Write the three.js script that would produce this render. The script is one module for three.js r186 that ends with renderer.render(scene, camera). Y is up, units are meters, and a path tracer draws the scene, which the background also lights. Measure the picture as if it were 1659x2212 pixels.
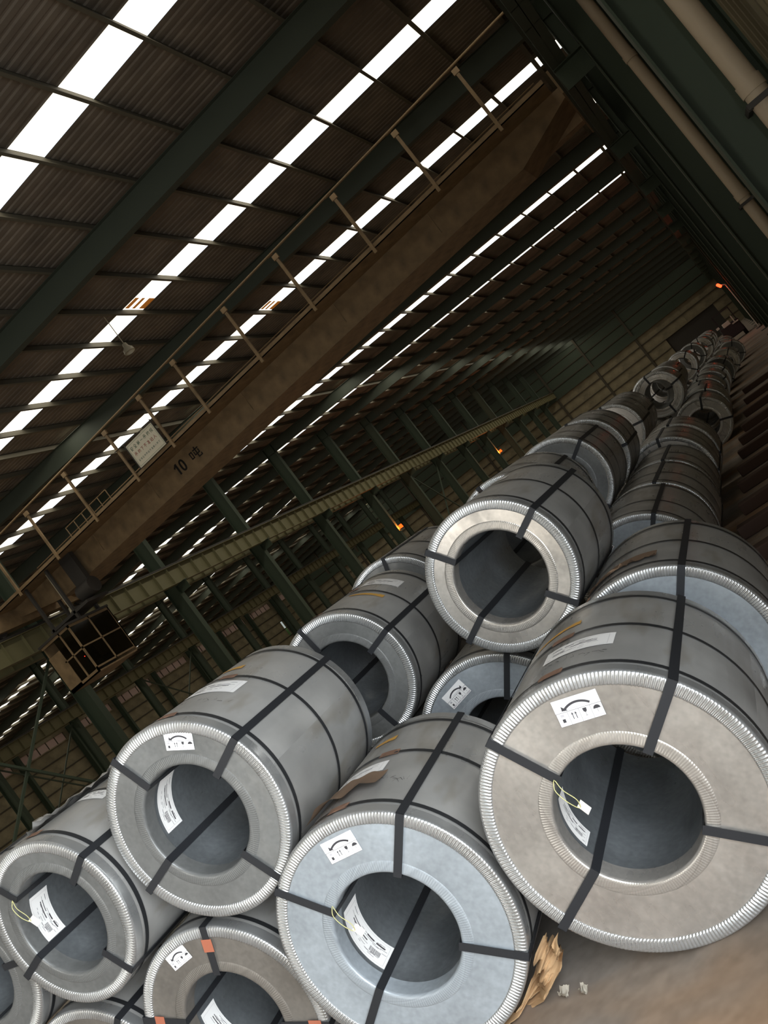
import * as THREE from 'three';
import { RectAreaLightUniformsLib } from 'three/addons/lights/RectAreaLightUniformsLib.js';
import { mergeGeometries, mergeVertices } from 'three/addons/utils/BufferGeometryUtils.js';
import { RoundedBoxGeometry } from 'three/addons/geometries/RoundedBoxGeometry.js';
import { FontLoader } from 'three/addons/loaders/FontLoader.js';
import { TextGeometry } from 'three/addons/geometries/TextGeometry.js';

// ------------------------------------------------------------------ camera, sky, lights, exposure
const scene = new THREE.Scene();
const EYE = 1.68;                       // camera height above the floor
const camera = new THREE.PerspectiveCamera(2 * Math.atan(1106 / 1927.34) * 180 / Math.PI, 1659 / 2212, 0.05, 400);
{
  const right = new THREE.Vector3(0.71454721, -0.60263037, -0.35532931);
  const up = new THREE.Vector3(0.56955763, 0.79604667, -0.20472862);
  const back = new THREE.Vector3(0.4062344, -0.05609225, 0.91204565);
  camera.matrixAutoUpdate = true;
  camera.quaternion.setFromRotationMatrix(new THREE.Matrix4().makeBasis(right, up, back));
  camera.position.set(0, EYE, 0);
}
const renderer = new THREE.WebGLRenderer();
renderer.toneMapping = THREE.LinearToneMapping;
renderer.toneMappingExposure = 1.0;
renderer.shadowMap.enabled = true;
RectAreaLightUniformsLib.init();
scene.background = new THREE.Color().setRGB(0.8, 0.9, 1.0);   // overcast daylight outside the hall
scene.backgroundIntensity = 2.0;

const SKYLIGHT_RGB = [1.0, 0.93, 0.78], SKYLIGHT = 2.2;    // light that passes the fibreglass roof sheets
const GATE_RGB = [0.86, 0.93, 1.0], GATE = 12.5;            // daylight in the open side gate to the right of the photographer

// hall grid (metres; x to the right, y up, -z down the hall)
const BAY = 8, ROWS = [1.12, -25.74, -52.5, -79.2];
const COL0 = 17.34 - 3 * BAY;                              // first frame, in the gable wall behind the camera
const FRAMES = Array.from({ length: 18 }, (_, k) => COL0 + k * BAY);
const ZF = FRAMES[0], ZB = FRAMES[17];                     // gables (distance down the hall)
const STRIPS = Array.from({ length: 17 }, (_, k) => 14.14 - 2 * BAY + k * BAY);
const SLOPE = 0.0473, ROOF0 = 9.89 + EYE, RIDGE_X = -39.04;
const roofY = (x) => x > RIDGE_X ? ROOF0 - SLOPE * x : ROOF0 - SLOPE * (2 * RIDGE_X - x);
const STRIP_W = 0.96, XR = 1.75, XL = -79.75;
const GATE_Z0 = -6.2, GATE_Z1 = 0.75, GATE_H = 4.9;        // opening in the right wall (distance down the hall)

function areaLight(w, h, rgb, power, pos, look) {
  const l = new THREE.RectAreaLight(new THREE.Color().setRGB(...rgb), power, w, h);
  l.position.set(...pos); l.lookAt(...look); scene.add(l); return l;
}
for (const s of STRIPS) for (const side of [0, 1]) {
  const x0 = side ? XL + 0.8 : RIDGE_X, x1 = side ? RIDGE_X : 0.9, xm = (x0 + x1) / 2;
  const ang = side ? SLOPE : -SLOPE, y = roofY(xm) - 0.03;
  areaLight((x1 - x0) / Math.cos(SLOPE), STRIP_W - 0.04, SKYLIGHT_RGB, SKYLIGHT, [xm, y, -s], [xm + Math.sin(ang), y - 1, -s]);
}
areaLight(3.8, 4.6, [1.0, 0.92, 0.8], 3.6, [-7.2, 2.35, -ZF - 0.05], [-7.2, 2.35, -20]);   // open door in the gable behind the photographer
areaLight(GATE_Z1 - GATE_Z0, GATE_H, GATE_RGB, GATE, [XR - 0.09, GATE_H / 2, -(GATE_Z0 + GATE_Z1) / 2], [-20, GATE_H / 2, -(GATE_Z0 + GATE_Z1) / 2]);

// ------------------------------------------------------------------ helpers
let seed = 7;
const rnd = () => { seed = (seed * 1664525 + 1013904223) >>> 0; return seed / 4294967296; };
const rr = (a, b) => a + (b - a) * rnd();
const D = Math.PI / 180;
function hash(x, y, s) { let h = (x * 374761393 + y * 668265263 + s * 974634777) | 0; h = Math.imul(h ^ (h >>> 13), 1274126177); return ((h ^ (h >>> 16)) >>> 0) / 4294967296; }
function vnoise(x, y, per, s) {
  const xi = Math.floor(x), yi = Math.floor(y), fx = x - xi, fy = y - yi, u = fx * fx * (3 - 2 * fx), v = fy * fy * (3 - 2 * fy);
  const m = (n) => ((n % per) + per) % per;
  const a = hash(m(xi), m(yi), s), b = hash(m(xi + 1), m(yi), s), c = hash(m(xi), m(yi + 1), s), d = hash(m(xi + 1), m(yi + 1), s);
  return a + (b - a) * u + (c - a) * v + (a - b - c + d) * u * v;
}
function fbm(x, y, per, oct, s) { let t = 0, a = 0.5, n = 0; for (let o = 0; o < oct; o++) { t += a * vnoise(x, y, per, s + o); n += a; x *= 2; y *= 2; per *= 2; a *= 0.5; } return t / n; }
function tex(size, fn, srgb = true, repeat = [1, 1]) {
  const d = new Uint8Array(size * size * 4);
  for (let j = 0; j < size; j++) for (let i = 0; i < size; i++) {
    const c = fn(i / size, j / size), k = (j * size + i) * 4;
    for (let q = 0; q < 3; q++) d[k + q] = Math.max(0, Math.min(255, Math.round(255 * (c.length ? c[q] : c))));
    d[k + 3] = 255;
  }
  const t = new THREE.DataTexture(d, size, size);
  t.wrapS = t.wrapT = THREE.RepeatWrapping; t.magFilter = THREE.LinearFilter; t.minFilter = THREE.LinearMipmapLinearFilter; t.generateMipmaps = true;
  if (srgb) t.colorSpace = THREE.SRGBColorSpace;
  t.repeat.set(...repeat); t.needsUpdate = true; return t;
}
function canvasTex(w, h, draw) {
  const c = document.createElement('canvas'); c.width = w; c.height = h;
  const g = c.getContext('2d'); draw(g, w, h);
  const t = new THREE.CanvasTexture(c); t.colorSpace = THREE.SRGBColorSpace; return t;
}
const used = {};
function numbered(name) { if (!(name in used)) { used[name] = 0; return name; } used[name]++; return `${name}_${String(used[name]).padStart(3, '0')}`; }
function shade(o) { o.traverse((m) => { if (m.isMesh) { m.castShadow = true; m.receiveShadow = true; } }); return o; }
function mesh(name, geos, mat, parent) {
  const g = Array.isArray(geos) ? (geos.length === 1 ? geos[0] : mergeGeometries(geos.map((q) => { const t = q.index ? q.toNonIndexed() : q; for (const k of Object.keys(t.attributes)) if (!['position', 'normal', 'uv'].includes(k)) t.deleteAttribute(k); return t; }))) : geos;
  const m = new THREE.Mesh(g, mat); m.name = name; m.castShadow = m.receiveShadow = true;
  if (parent) parent.add(m);
  return m;
}
function thing(name, label, category, pos = [0, 0, 0], turn = 0, group, kind) {
  const o = new THREE.Group(); o.name = numbered(name); o.position.set(...pos); o.rotation.y = turn;
  o.userData = { label, category }; if (group) o.userData.group = group; if (kind) o.userData.kind = kind;
  scene.add(o); return o;
}
function copyThing(src, pos, turn, label) {
  const o = src.clone(); o.name = numbered(src.name.replace(/_\d{3}$/, '')); o.userData = { ...src.userData }; if (label) o.userData.label = label;
  o.position.set(...pos); o.rotation.y = turn; scene.add(o); return o;
}
function box(x0, x1, y0, y1, z0, z1) {          // uv in metres
  const w = x1 - x0, h = y1 - y0, d = z1 - z0, g = new THREE.BoxGeometry(w, h, d);
  const p = g.attributes.position, n = g.attributes.normal, uv = g.attributes.uv;
  for (let i = 0; i < p.count; i++) {
    const x = p.getX(i), y = p.getY(i), z = p.getZ(i), ax = Math.abs(n.getX(i)), ay = Math.abs(n.getY(i));
    if (ax > 0.5) uv.setXY(i, z, y); else if (ay > 0.5) uv.setXY(i, x, z); else uv.setXY(i, x, y);
  }
  g.translate((x0 + x1) / 2, (y0 + y1) / 2, (z0 + z1) / 2); return g;
}
function cbox(w, h, d, x, y, z) { return box(x - w / 2, x + w / 2, y - h / 2, y + h / 2, z - d / 2, z + d / 2); }
function bar(a, b, r, seg = 8) {                 // round bar from a to b
  const A = new THREE.Vector3(...a), B = new THREE.Vector3(...b), L = A.distanceTo(B);
  const g = new THREE.CylinderGeometry(r, r, L, seg); g.applyQuaternion(new THREE.Quaternion().setFromUnitVectors(new THREE.Vector3(0, 1, 0), B.clone().sub(A).normalize()));
  g.translate((A.x + B.x) / 2, (A.y + B.y) / 2, (A.z + B.z) / 2); return g;
}
function sbar(a, b, w, h) {                      // square bar from a to b
  const A = new THREE.Vector3(...a), B = new THREE.Vector3(...b), L = A.distanceTo(B);
  const g = new THREE.BoxGeometry(w, L, h); g.applyQuaternion(new THREE.Quaternion().setFromUnitVectors(new THREE.Vector3(0, 1, 0), B.clone().sub(A).normalize()));
  g.translate((A.x + B.x) / 2, (A.y + B.y) / 2, (A.z + B.z) / 2); return g;
}
function grid(nu, nv, fn, closed = false) {      // fn(i, j) -> [x, y, z, u, v]; smooth normals
  const pos = [], uv = [], idx = [];
  for (let j = 0; j <= nv; j++) for (let i = 0; i <= nu; i++) { const q = fn(i, j); pos.push(q[0], q[1], q[2]); uv.push(q[3] ?? i / nu, q[4] ?? j / nv); }
  for (let j = 0; j < nv; j++) for (let i = 0; i < nu; i++) { const a = j * (nu + 1) + i, b = a + 1, c = a + nu + 1, d = c + 1; idx.push(a, b, d, a, d, c); }
  const g = new THREE.BufferGeometry();
  g.setAttribute('position', new THREE.Float32BufferAttribute(pos, 3)); g.setAttribute('uv', new THREE.Float32BufferAttribute(uv, 2)); g.setIndex(idx);
  g.computeVertexNormals();
  if (closed) { const n = g.attributes.normal; for (let j = 0; j <= nv; j++) { const a = j * (nu + 1), b = a + nu; const v = new THREE.Vector3(n.getX(a) + n.getX(b), n.getY(a) + n.getY(b), n.getZ(a) + n.getZ(b)).normalize(); n.setXYZ(a, v.x, v.y, v.z); n.setXYZ(b, v.x, v.y, v.z); } }
  return g;
}

// ------------------------------------------------------------------ materials
const M = {};
const std = (o) => new THREE.MeshStandardMaterial(o);
const lin = (r, g, b) => new THREE.Color().setRGB(r, g, b);
const smudge = tex(512, (u, v) => 0.42 + 0.5 * (fbm(u * 5, v * 5, 5, 5, 3) - 0.5) + 0.22 * (fbm(u * 40, v * 3, 40, 2, 9) - 0.5), false);
const steelTone = tex(512, (u, v) => { const n = 0.90 + 0.22 * (fbm(u * 4, v * 4, 4, 5, 21) - 0.5) + 0.10 * (fbm(u * 64, v * 64, 64, 2, 30) - 0.5); return [n, n, n]; });
const wrapTone = tex(512, (u, v) => { const n = 0.86 + 0.30 * (fbm(u * 3, v * 3, 3, 5, 41) - 0.5), st = Math.max(0, fbm(u * 6, v * 2, 6, 4, 55) - 0.6) * 1.2; return [n - st * 0.5, n - st * 0.62, n - st * 0.8]; });
const sheetBump = tex(256, (u, v) => fbm(u * 6, v * 6, 6, 4, 77), false);
function steel(r, g, b, rough, metal, tone = steelTone) { return std({ color: lin(r, g, b), map: tone, roughness: rough * 2, roughnessMap: smudge, metalness: metal, bumpMap: sheetBump, bumpScale: 0.0005 }); }
M.capGrey = steel(0.215, 0.215, 0.205, 0.5, 0.3);
M.capBrown = steel(0.235, 0.21, 0.18, 0.5, 0.3);
M.capBlue = steel(0.42, 0.455, 0.48, 0.5, 0.25);
M.capWarm = steel(0.56, 0.52, 0.47, 0.36, 0.6);
M.wrap = steel(0.60, 0.58, 0.545, 0.40, 0.38, wrapTone);
M.ring = std({ color: lin(0.52, 0.52, 0.51), roughness: 0.72, roughnessMap: smudge, metalness: 0.75 });
M.bore = steel(0.36, 0.38, 0.39, 0.42, 0.7);
M.strap = std({ color: lin(0.022, 0.023, 0.026), roughness: 0.55, metalness: 0.2 });
M.hoop = std({ color: lin(0.03, 0.031, 0.033), roughness: 0.45, metalness: 0.35 });
M.tape = std({ color: lin(0.22, 0.12, 0.075), roughness: 0.8 });
M.redTape = std({ color: lin(0.42, 0.13, 0.07), roughness: 0.8 });
M.orange = std({ color: lin(0.62, 0.33, 0.06), roughness: 0.9 });
M.wire = std({ color: lin(0.62, 0.58, 0.25), roughness: 0.5, metalness: 0.1 });
M.tagPaper = std({ color: lin(0.72, 0.66, 0.58), roughness: 0.8 });
M.brownPaper = std({ color: lin(0.42, 0.26, 0.13), roughness: 0.9, side: THREE.DoubleSide });
M.tornPaper = std({ color: lin(0.20, 0.125, 0.075), roughness: 0.9, side: THREE.DoubleSide });
M.scrap = std({ color: lin(0.33, 0.29, 0.23), roughness: 0.8, side: THREE.DoubleSide });
M.film = std({ color: lin(0.42, 0.40, 0.37), roughness: 0.35, side: THREE.DoubleSide });
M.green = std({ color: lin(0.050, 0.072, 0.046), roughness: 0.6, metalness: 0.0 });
M.greenDark = std({ color: lin(0.070, 0.085, 0.064), roughness: 0.65 });
M.purlin = std({ color: lin(0.16, 0.145, 0.105), roughness: 0.6 });
M.runway = std({ color: lin(0.20, 0.185, 0.095), roughness: 0.6 });
M.crane = std({ color: lin(0.36, 0.245, 0.13), roughness: 0.6, map: tex(256, (u, v) => { const n = 0.88 + 0.3 * (fbm(u * 4, v * 4, 4, 4, 91) - 0.5); return [n, n, n]; }) });
M.craneDark = std({ color: lin(0.05, 0.045, 0.04), roughness: 0.6 });
M.blackPaint = std({ color: lin(0.012, 0.011, 0.010), roughness: 0.8 });
M.pipe = std({ color: lin(0.52, 0.42, 0.30), roughness: 0.55 });
M.wood = std({ color: lin(0.085, 0.048, 0.034), roughness: 0.85 });
M.white = std({ color: lin(0.72, 0.70, 0.64), roughness: 0.5 });
M.whiteWarm = std({ color: lin(0.62, 0.55, 0.40), roughness: 0.5 });
M.darkMachine = std({ color: lin(0.03, 0.025, 0.03), roughness: 0.6 });
M.rubber = std({ color: lin(0.012, 0.012, 0.012), roughness: 0.9 });
M.glass = new THREE.MeshPhysicalMaterial({ color: lin(0.5, 0.5, 0.46), roughness: 0.08, transmission: 1, thickness: 0, ior: 1.45 });
M.roof = std({ color: lin(0.32, 0.27, 0.22), roughness: 0.8, side: THREE.DoubleSide, map: tex(512, (u, v) => { const n = 0.86 + 0.3 * (fbm(u * 8, v * 8, 8, 5, 61) - 0.5); return [n, n * 0.99, n * 0.97]; }, true, [0.2, 0.2]) });
M.wallPanel = std({ color: lin(0.34, 0.30, 0.205), roughness: 0.75, side: THREE.DoubleSide, map: tex(512, (u, v) => { const n = 0.86 + 0.34 * (fbm(u * 6, v * 6, 6, 5, 67) - 0.5); return [n, n * 0.99, n * 0.95]; }, true, [0.25, 0.25]) });
M.girt = std({ color: lin(0.07, 0.06, 0.04), roughness: 0.8 });
M.windowPane = new THREE.MeshPhysicalMaterial({ color: lin(0.55, 0.42, 0.36), roughness: 0.7, transmission: 0.25, thickness: 0 });
M.floor = std({
  color: lin(0.40, 0.34, 0.285), roughness: 0.85, bumpMap: sheetBump, bumpScale: 0.003,
  map: tex(1024, (u, v) => {
    const n = 0.82 + 0.4 * (fbm(u * 6, v * 6, 6, 6, 101) - 0.5), st = Math.max(0, fbm(u * 3, v * 5, 3 * 5, 4, 131) - 0.52) * 2.2, gr = 0.12 * (fbm(u * 90, v * 90, 90, 2, 144) - 0.5);
    return [n + gr + st * 0.10, n + gr - st * 0.10, n + gr - st * 0.30];
  }, true, [0.3, 0.3]),
});
const glow = (rgb, k) => std({ color: 0x000000, emissive: lin(...rgb), emissiveIntensity: k, roughness: 0.6 });
M.skylight = glow(SKYLIGHT_RGB, 1.8);
M.stain = new THREE.MeshPhysicalMaterial({ color: lin(0.62, 0.36, 0.10), roughness: 1, transmission: 0.6, thickness: 0 });
M.red = glow([1, 0.035, 0.008], 8);
M.amber = glow([1, 0.075, 0.005], 3.2);
M.redSmall = glow([1, 0.05, 0.03], 6);

// ------------------------------------------------------------------ the setting
{ // floor
  const g = new THREE.Group(); g.name = 'floor'; g.userData = { kind: 'structure', label: 'rust stained concrete warehouse floor', category: 'floor' }; scene.add(g);
  mesh('slab', box(XL - 0.3, XR + 0.3, -0.3, 0, -ZB - 0.3, -ZF + 0.3), M.floor, g);
}
{ // outside ground seen through the gate and the small windows
  const g = mesh('ground', box(-120, 40, -0.5, -0.32, -ZB - 40, -ZF + 30), std({ color: lin(0.12, 0.15, 0.07), roughness: 1 }), scene);
  g.userData = { kind: 'structure', label: 'grassy ground outside the hall', category: 'ground' };
}
{ // roof: corrugated sheets, purlins, rafters, translucent strips
  const g = new THREE.Group(); g.name = 'ceiling'; g.userData = { kind: 'structure', label: 'brown corrugated steel roof on purlins with bright skylight strips', category: 'ceiling' }; scene.add(g);
  const edges = [ZF - 0.3, ...STRIPS.flatMap((s) => [s - STRIP_W / 2, s + STRIP_W / 2]), ZB + 0.3];
  for (let e = 0; e < edges.length; e += 2) {
    const z0 = edges[e], z1 = edges[e + 1]; if (z1 - z0 < 0.1) continue;
    const n = Math.max(1, Math.round((z1 - z0) / 0.235));
    const prof = []; for (let k = 0; k < n; k++) { const p = (z1 - z0) / n; for (const [a, b] of [[0, 0], [0.5, 0], [0.62, 0.024], [0.88, 0.024]]) prof.push([z0 + (k + a) * p, b]); } prof.push([z1, 0]);
    for (const side of [0, 1]) {
      const xa = side ? XL - 0.3 : RIDGE_X, xb = side ? RIDGE_X : XR + 0.3;
      const q = grid(1, prof.length - 1, (i, j) => { const x = i ? xb : xa; return [x, roofY(x) + prof[j][1], -prof[j][0], x, prof[j][0]]; });
      mesh('roof_sheet', q.toNonIndexed(), M.roof, g).geometry.computeVertexNormals();
    }
  }
  for (let k = -2; k < 54; k++) { // purlins run the length of the hall
    const x = -3.06 - 1.544 * k + 0; if (x > XR || x < XL) continue;
    const y = roofY(x) - 0.012;
    mesh('purlin', [box(x - 0.006, x + 0.006, y - 0.2, y, -ZB, -ZF), box(x - 0.006, x + 0.07, y - 0.205, y - 0.19, -ZB, -ZF), box(x - 0.07, x + 0.006, y - 0.012, y, -ZB, -ZF)], M.purlin, g);
  }
  for (const f of FRAMES) for (const side of [0, 1]) { // rafters
    const xa = side ? XL + 0.2 : RIDGE_X, xb = side ? RIDGE_X : XR - 0.2, ya = roofY(xa) - 0.21, yb = roofY(xb) - 0.21, dA = 0.64;
    const sl = Math.atan2(yb - ya, xb - xa), L = (xb - xa) / Math.cos(sl);
    const parts = [box(-L / 2, L / 2, -dA, 0, -0.006, 0.006), box(-L / 2, L / 2, -dA - 0.012, -dA, -0.12, 0.12), box(-L / 2, L / 2, -0.012, 0, -0.12, 0.12)];
    const m = mesh('rafter', parts, M.greenDark, g); m.position.set((xa + xb) / 2, (ya + yb) / 2, -f); m.rotation.z = sl;
  }
  for (const s of STRIPS) { // translucent sheets, in lengths of three purlin fields
    for (let x = RIDGE_X; x < 1.0; x += 4.632) for (const side of [0, 1]) {
      const x0 = side ? 2 * RIDGE_X - Math.min(x + 4.632, 1.0) : x, x1 = side ? 2 * RIDGE_X - x : Math.min(x + 4.632, 1.0);
      const q = grid(1, 1, (i, j) => { const xx = i ? x1 : x0; return [xx, roofY(xx) + 0.01, -s + (j ? 1 : -1) * STRIP_W / 2, xx, j]; });
      mesh('skylight_panel', q, M.skylight, g);
    }
    if (s > 20 && s < 32) for (const [a, b] of [[-0.48, -0.2], [0.0, 0.14], [0.3, 0.48]]) { const m = mesh('resin_stain', box(-0.24, 0.24, -0.004, 0, a * STRIP_W, b * STRIP_W), M.stain, g); m.position.set(-12.02, roofY(-12.02) - 0.01, -s); m.rotation.z = -SLOPE; m.userData.label = 'brown stain on a skylight sheet'; }
    mesh('eave_sheet', box(1.0, XR + 0.3, roofY(1.4) - 0.02, roofY(1.4) + 0.04, -s - STRIP_W / 2, -s + STRIP_W / 2), M.roof, g);
  }
}
function structure(name, label, category) { const g = new THREE.Group(); g.name = name; g.userData = { kind: 'structure', label, category }; scene.add(g); return g; }
{ // right wall: vertical ribbed cladding
  const g = structure('wall_right', 'brown ribbed steel cladding wall behind the green columns', 'wall');
  const clad = (za, zb, y0, y1) => {
    const prof = [], n = Math.max(1, Math.round((zb - za) / 0.25)), p = (zb - za) / n; for (let k = 0; k < n; k++) for (const [a, b] of [[0, 0], [0.55, 0], [0.65, 0.03], [0.9, 0.03]]) prof.push([za + (k + a) * p, b]); prof.push([zb, 0]);
    const q = grid(prof.length - 1, 1, (i, j) => [XR - prof[i][1] - 0.02, j ? y1 : y0, -prof[i][0], prof[i][0], j * 11]);
    mesh('cladding', q.toNonIndexed(), M.wallPanel, g).geometry.computeVertexNormals();
    mesh('outer_skin', box(XR + 0.02, XR + 0.12, y0, y1, -zb, -za), M.wallPanel, g);
  };
  const top = roofY(XR) + 0.06;
  clad(ZF, GATE_Z0, 0, top); clad(GATE_Z0, GATE_Z1, GATE_H, top); clad(GATE_Z1, ZB, 0, top);
  for (let y = 1.4; y < 11; y += 1.6) { mesh('girt', box(XR - 0.17, XR - 0.06, y, y + 0.12, -ZB, y < GATE_H ? -GATE_Z1 : -ZF), M.girt, g); }
}
const GREEN_WIN = [[122.3, 124.6, 3.9, 5.6], [120.4, 121.2, 3.7, 5.5]];
{ // far side wall of the third bay, with a band of windows between the columns
  const g = structure('wall_left', 'cream panelled side wall with dark girts and a window band', 'wall');
  const wy0 = 6.75 + EYE, wy1 = 7.65 + EYE, xw0 = XL - 0.2, xw1 = XL, top = roofY(XL) + 0.1, parts = [];
  mesh('upper_cladding', box(xw0, xw1, wy1, top, -ZB, -ZF), M.wallPanel, g);
  mesh('outer_skin', [box(xw0 - 0.1, xw0 - 0.02, 0, wy0, -ZB, -124.7), box(xw0 - 0.1, xw0 - 0.02, 0, wy0, -120.3, -ZF)], M.wallPanel, g);
  for (let k = 0; k < 17; k++) {
    const z0 = FRAMES[k], z1 = FRAMES[k + 1], a = z0 + 0.6, b = z1 - 0.6;
    for (let r = 0; r < 6; r++) {
      const y0 = r ? 0.25 + r * 1.363 : 0, y1 = 0.25 + (r + 1) * 1.363;
      const holes = GREEN_WIN.filter((h) => h[0] >= z0 && h[1] <= z1);
      if (holes.length && r >= 2 && r <= 3) {
        const xs = holes.flatMap((h) => [h[0], h[1]]).sort((p, q) => p - q); const cuts = [z0, ...xs, z1];
        for (let i = 0; i < cuts.length; i += 2) mesh('wall_panel', box(xw0, xw1, y0 + 0.012, Math.min(y1, wy0) - 0.012, -cuts[i + 1], -cuts[i]), M.wallPanel, g);
      } else mesh('wall_panel', box(xw0, xw1, y0 + 0.012, Math.min(y1, wy0) - 0.012, -z1 + 0.01, -z0 - 0.01), M.wallPanel, g);
      if (r) mesh('girt', box(xw1 - 0.02, xw1 + 0.1, y0 - 0.06, y0 + 0.06, -z1, -z0), M.girt, g);
    }
    mesh('window_pier', box(xw0, xw1, wy0, wy1, -a, -z0), M.wallPanel, g); mesh('window_pier', box(xw0, xw1, wy0, wy1, -z1, -b), M.wallPanel, g);
    for (let w = 0; w < 5; w++) { const p = (b - a) / 5, c0 = a + w * p, c1 = c0 + p; mesh('window_pane', box(xw1 - 0.1, xw1 - 0.09, wy0, wy1, -c1 + 0.05, -c0 - 0.05), M.windowPane, g); mesh('mullion', box(xw1 - 0.12, xw1 - 0.04, wy0, wy1, -c1 - 0.05, -c1 + 0.05), M.girt, g); }
    mesh('window_sill', box(xw1 - 0.05, xw1 + 0.12, wy0 - 0.12, wy0, -b, -a), M.wallPanel, g);
  }
  for (const h of GREEN_WIN) mesh('glass', box(xw1 - 0.11, xw1 - 0.1, 2.97, 5.7, -h[1], -h[0]), M.glass, g);
}
{ // gable at the far end, with a dark doorway
  const g = structure('wall_back', 'cream gable wall with dark girts at the far end of the hall', 'wall');
  const z0 = -ZB - 0.25, z1 = -ZB, dx0 = -8.6, dx1 = -1.2, dh = 4.2;
  const xs = []; for (let x = XR; x > XL; x -= 6.72) xs.push(x); xs.push(XL);
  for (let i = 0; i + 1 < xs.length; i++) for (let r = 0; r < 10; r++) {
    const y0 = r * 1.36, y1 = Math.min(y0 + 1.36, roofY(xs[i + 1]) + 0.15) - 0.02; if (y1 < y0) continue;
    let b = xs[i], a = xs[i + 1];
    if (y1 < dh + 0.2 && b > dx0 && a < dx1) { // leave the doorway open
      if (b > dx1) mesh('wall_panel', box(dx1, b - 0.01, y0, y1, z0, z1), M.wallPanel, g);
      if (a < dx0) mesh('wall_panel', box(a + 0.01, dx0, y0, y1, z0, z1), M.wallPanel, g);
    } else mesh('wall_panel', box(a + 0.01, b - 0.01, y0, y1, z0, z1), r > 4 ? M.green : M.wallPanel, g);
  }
  mesh('eaves_beam', box(XL, XR, 6.62, 7.2, z1, z1 + 0.3), M.green, g);
  for (let r = 1; r < 9; r++) { const y = r * 1.36 - 0.06, open = y < dh + 0.1; if (open) { mesh('girt', box(XL, dx0, y, y + 0.12, z1 - 0.02, z1 + 0.12), M.girt, g); mesh('girt', box(dx1, XR, y, y + 0.12, z1 - 0.02, z1 + 0.12), M.girt, g); } else mesh('girt', box(XL, XR, y, y + 0.12, z1 - 0.02, z1 + 0.12), M.girt, g); }
  for (const x of xs) if (!(x > dx0 && x < dx1)) mesh('gable_post', box(x - 0.15, x + 0.15, 0, roofY(x) - 0.2, z1, z1 + 0.25), M.girt, g);
  mesh('outer_skin', [box(XL, dx0, 0, 13.6, z0 - 0.12, z0 - 0.02), box(dx1, XR, 0, 13.6, z0 - 0.12, z0 - 0.02), box(dx0, dx1, dh, 13.6, z0 - 0.12, z0 - 0.02)], M.wallPanel, g);
  mesh('door_leaf', box(dx0, dx1, 0, dh, z0 - 0.15, z0), std({ color: lin(0.055, 0.05, 0.042), roughness: 0.8 }), g);
}
{ // gable behind the photographer
  const g = structure('wall_front', 'cream gable wall with an open door', 'wall');
  const top = roofY(RIDGE_X) + 0.2;
  mesh('wall_panel', box(XL, -9.15, 0, top, -ZF, -ZF + 0.2), M.wallPanel, g); mesh('wall_panel', box(-5.25, XR, 0, top, -ZF, -ZF + 0.2), M.wallPanel, g); mesh('wall_panel', box(-9.15, -5.25, 4.7, top, -ZF, -ZF + 0.2), M.wallPanel, g);
}
// columns: H sections, the web across the hall
{
  const hsec = (y1) => [box(-0.35, -0.325, 0, y1, -0.16, 0.16), box(0.325, 0.35, 0, y1, -0.16, 0.16), box(-0.325, 0.325, 0, y1, -0.008, 0.008)];
  const stub = () => box(-0.6, 0.6, 0, 0.03, -0.3, 0.3);
  const descr = ['green steel column standing against the ribbed right wall', 'green steel column of the first inner row carrying the crane rail', 'green steel column of the second inner row beyond the crane bay', 'green steel wall column at the cream side wall'];
  ROWS.forEach((x, r) => {
    const top = roofY(x) - 0.3, gcol = mergeGeometries(hsec(top).map((q) => q.toNonIndexed())), gbase = stub();
    const bracket = mergeGeometries([box(-0.95, -0.35, 7.0, 7.03, -0.15, 0.15), box(-0.95, -0.35, 6.6, 7.0, -0.008, 0.008)].map((q) => q.toNonIndexed())), bracket2 = bracket.clone().rotateY(Math.PI);
    for (let k = 1; k < 17; k++) {
      const t = thing('steel_column', descr[r], 'column', [x, 0, -FRAMES[k]], 0, `columns of row ${['beside the right wall', 'under the inner crane rail', 'in the second bay', 'at the side wall'][r]}`, 'structure');
      mesh('shaft', gcol, M.green, t);
      if (r !== 3) mesh('base_plate', gbase, M.green, t);
      if (r === 0 || r === 1) mesh('bracket', r ? bracket2 : bracket, M.green, t);
    }
  });
}
{ // hedge outside the side wall, seen through two small windows
  const t = thing('hedge', 'green hedge outside the two small side wall windows', 'hedge', [-84, -0.32, -124]);
  mesh('foliage', grid(40, 18, (i, j) => { const a = Math.PI * j / 18, n = 0.7 * (fbm(i * 0.7, j * 0.7, 64, 4, 800) - 0.5); return [(1.2 + n) * Math.cos(a), (4.9 + n) * Math.sin(a), -10 + 20 * i / 40]; }), std({ color: lin(0.12, 0.22, 0.05), roughness: 1, side: THREE.DoubleSide }), t);
}
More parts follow.
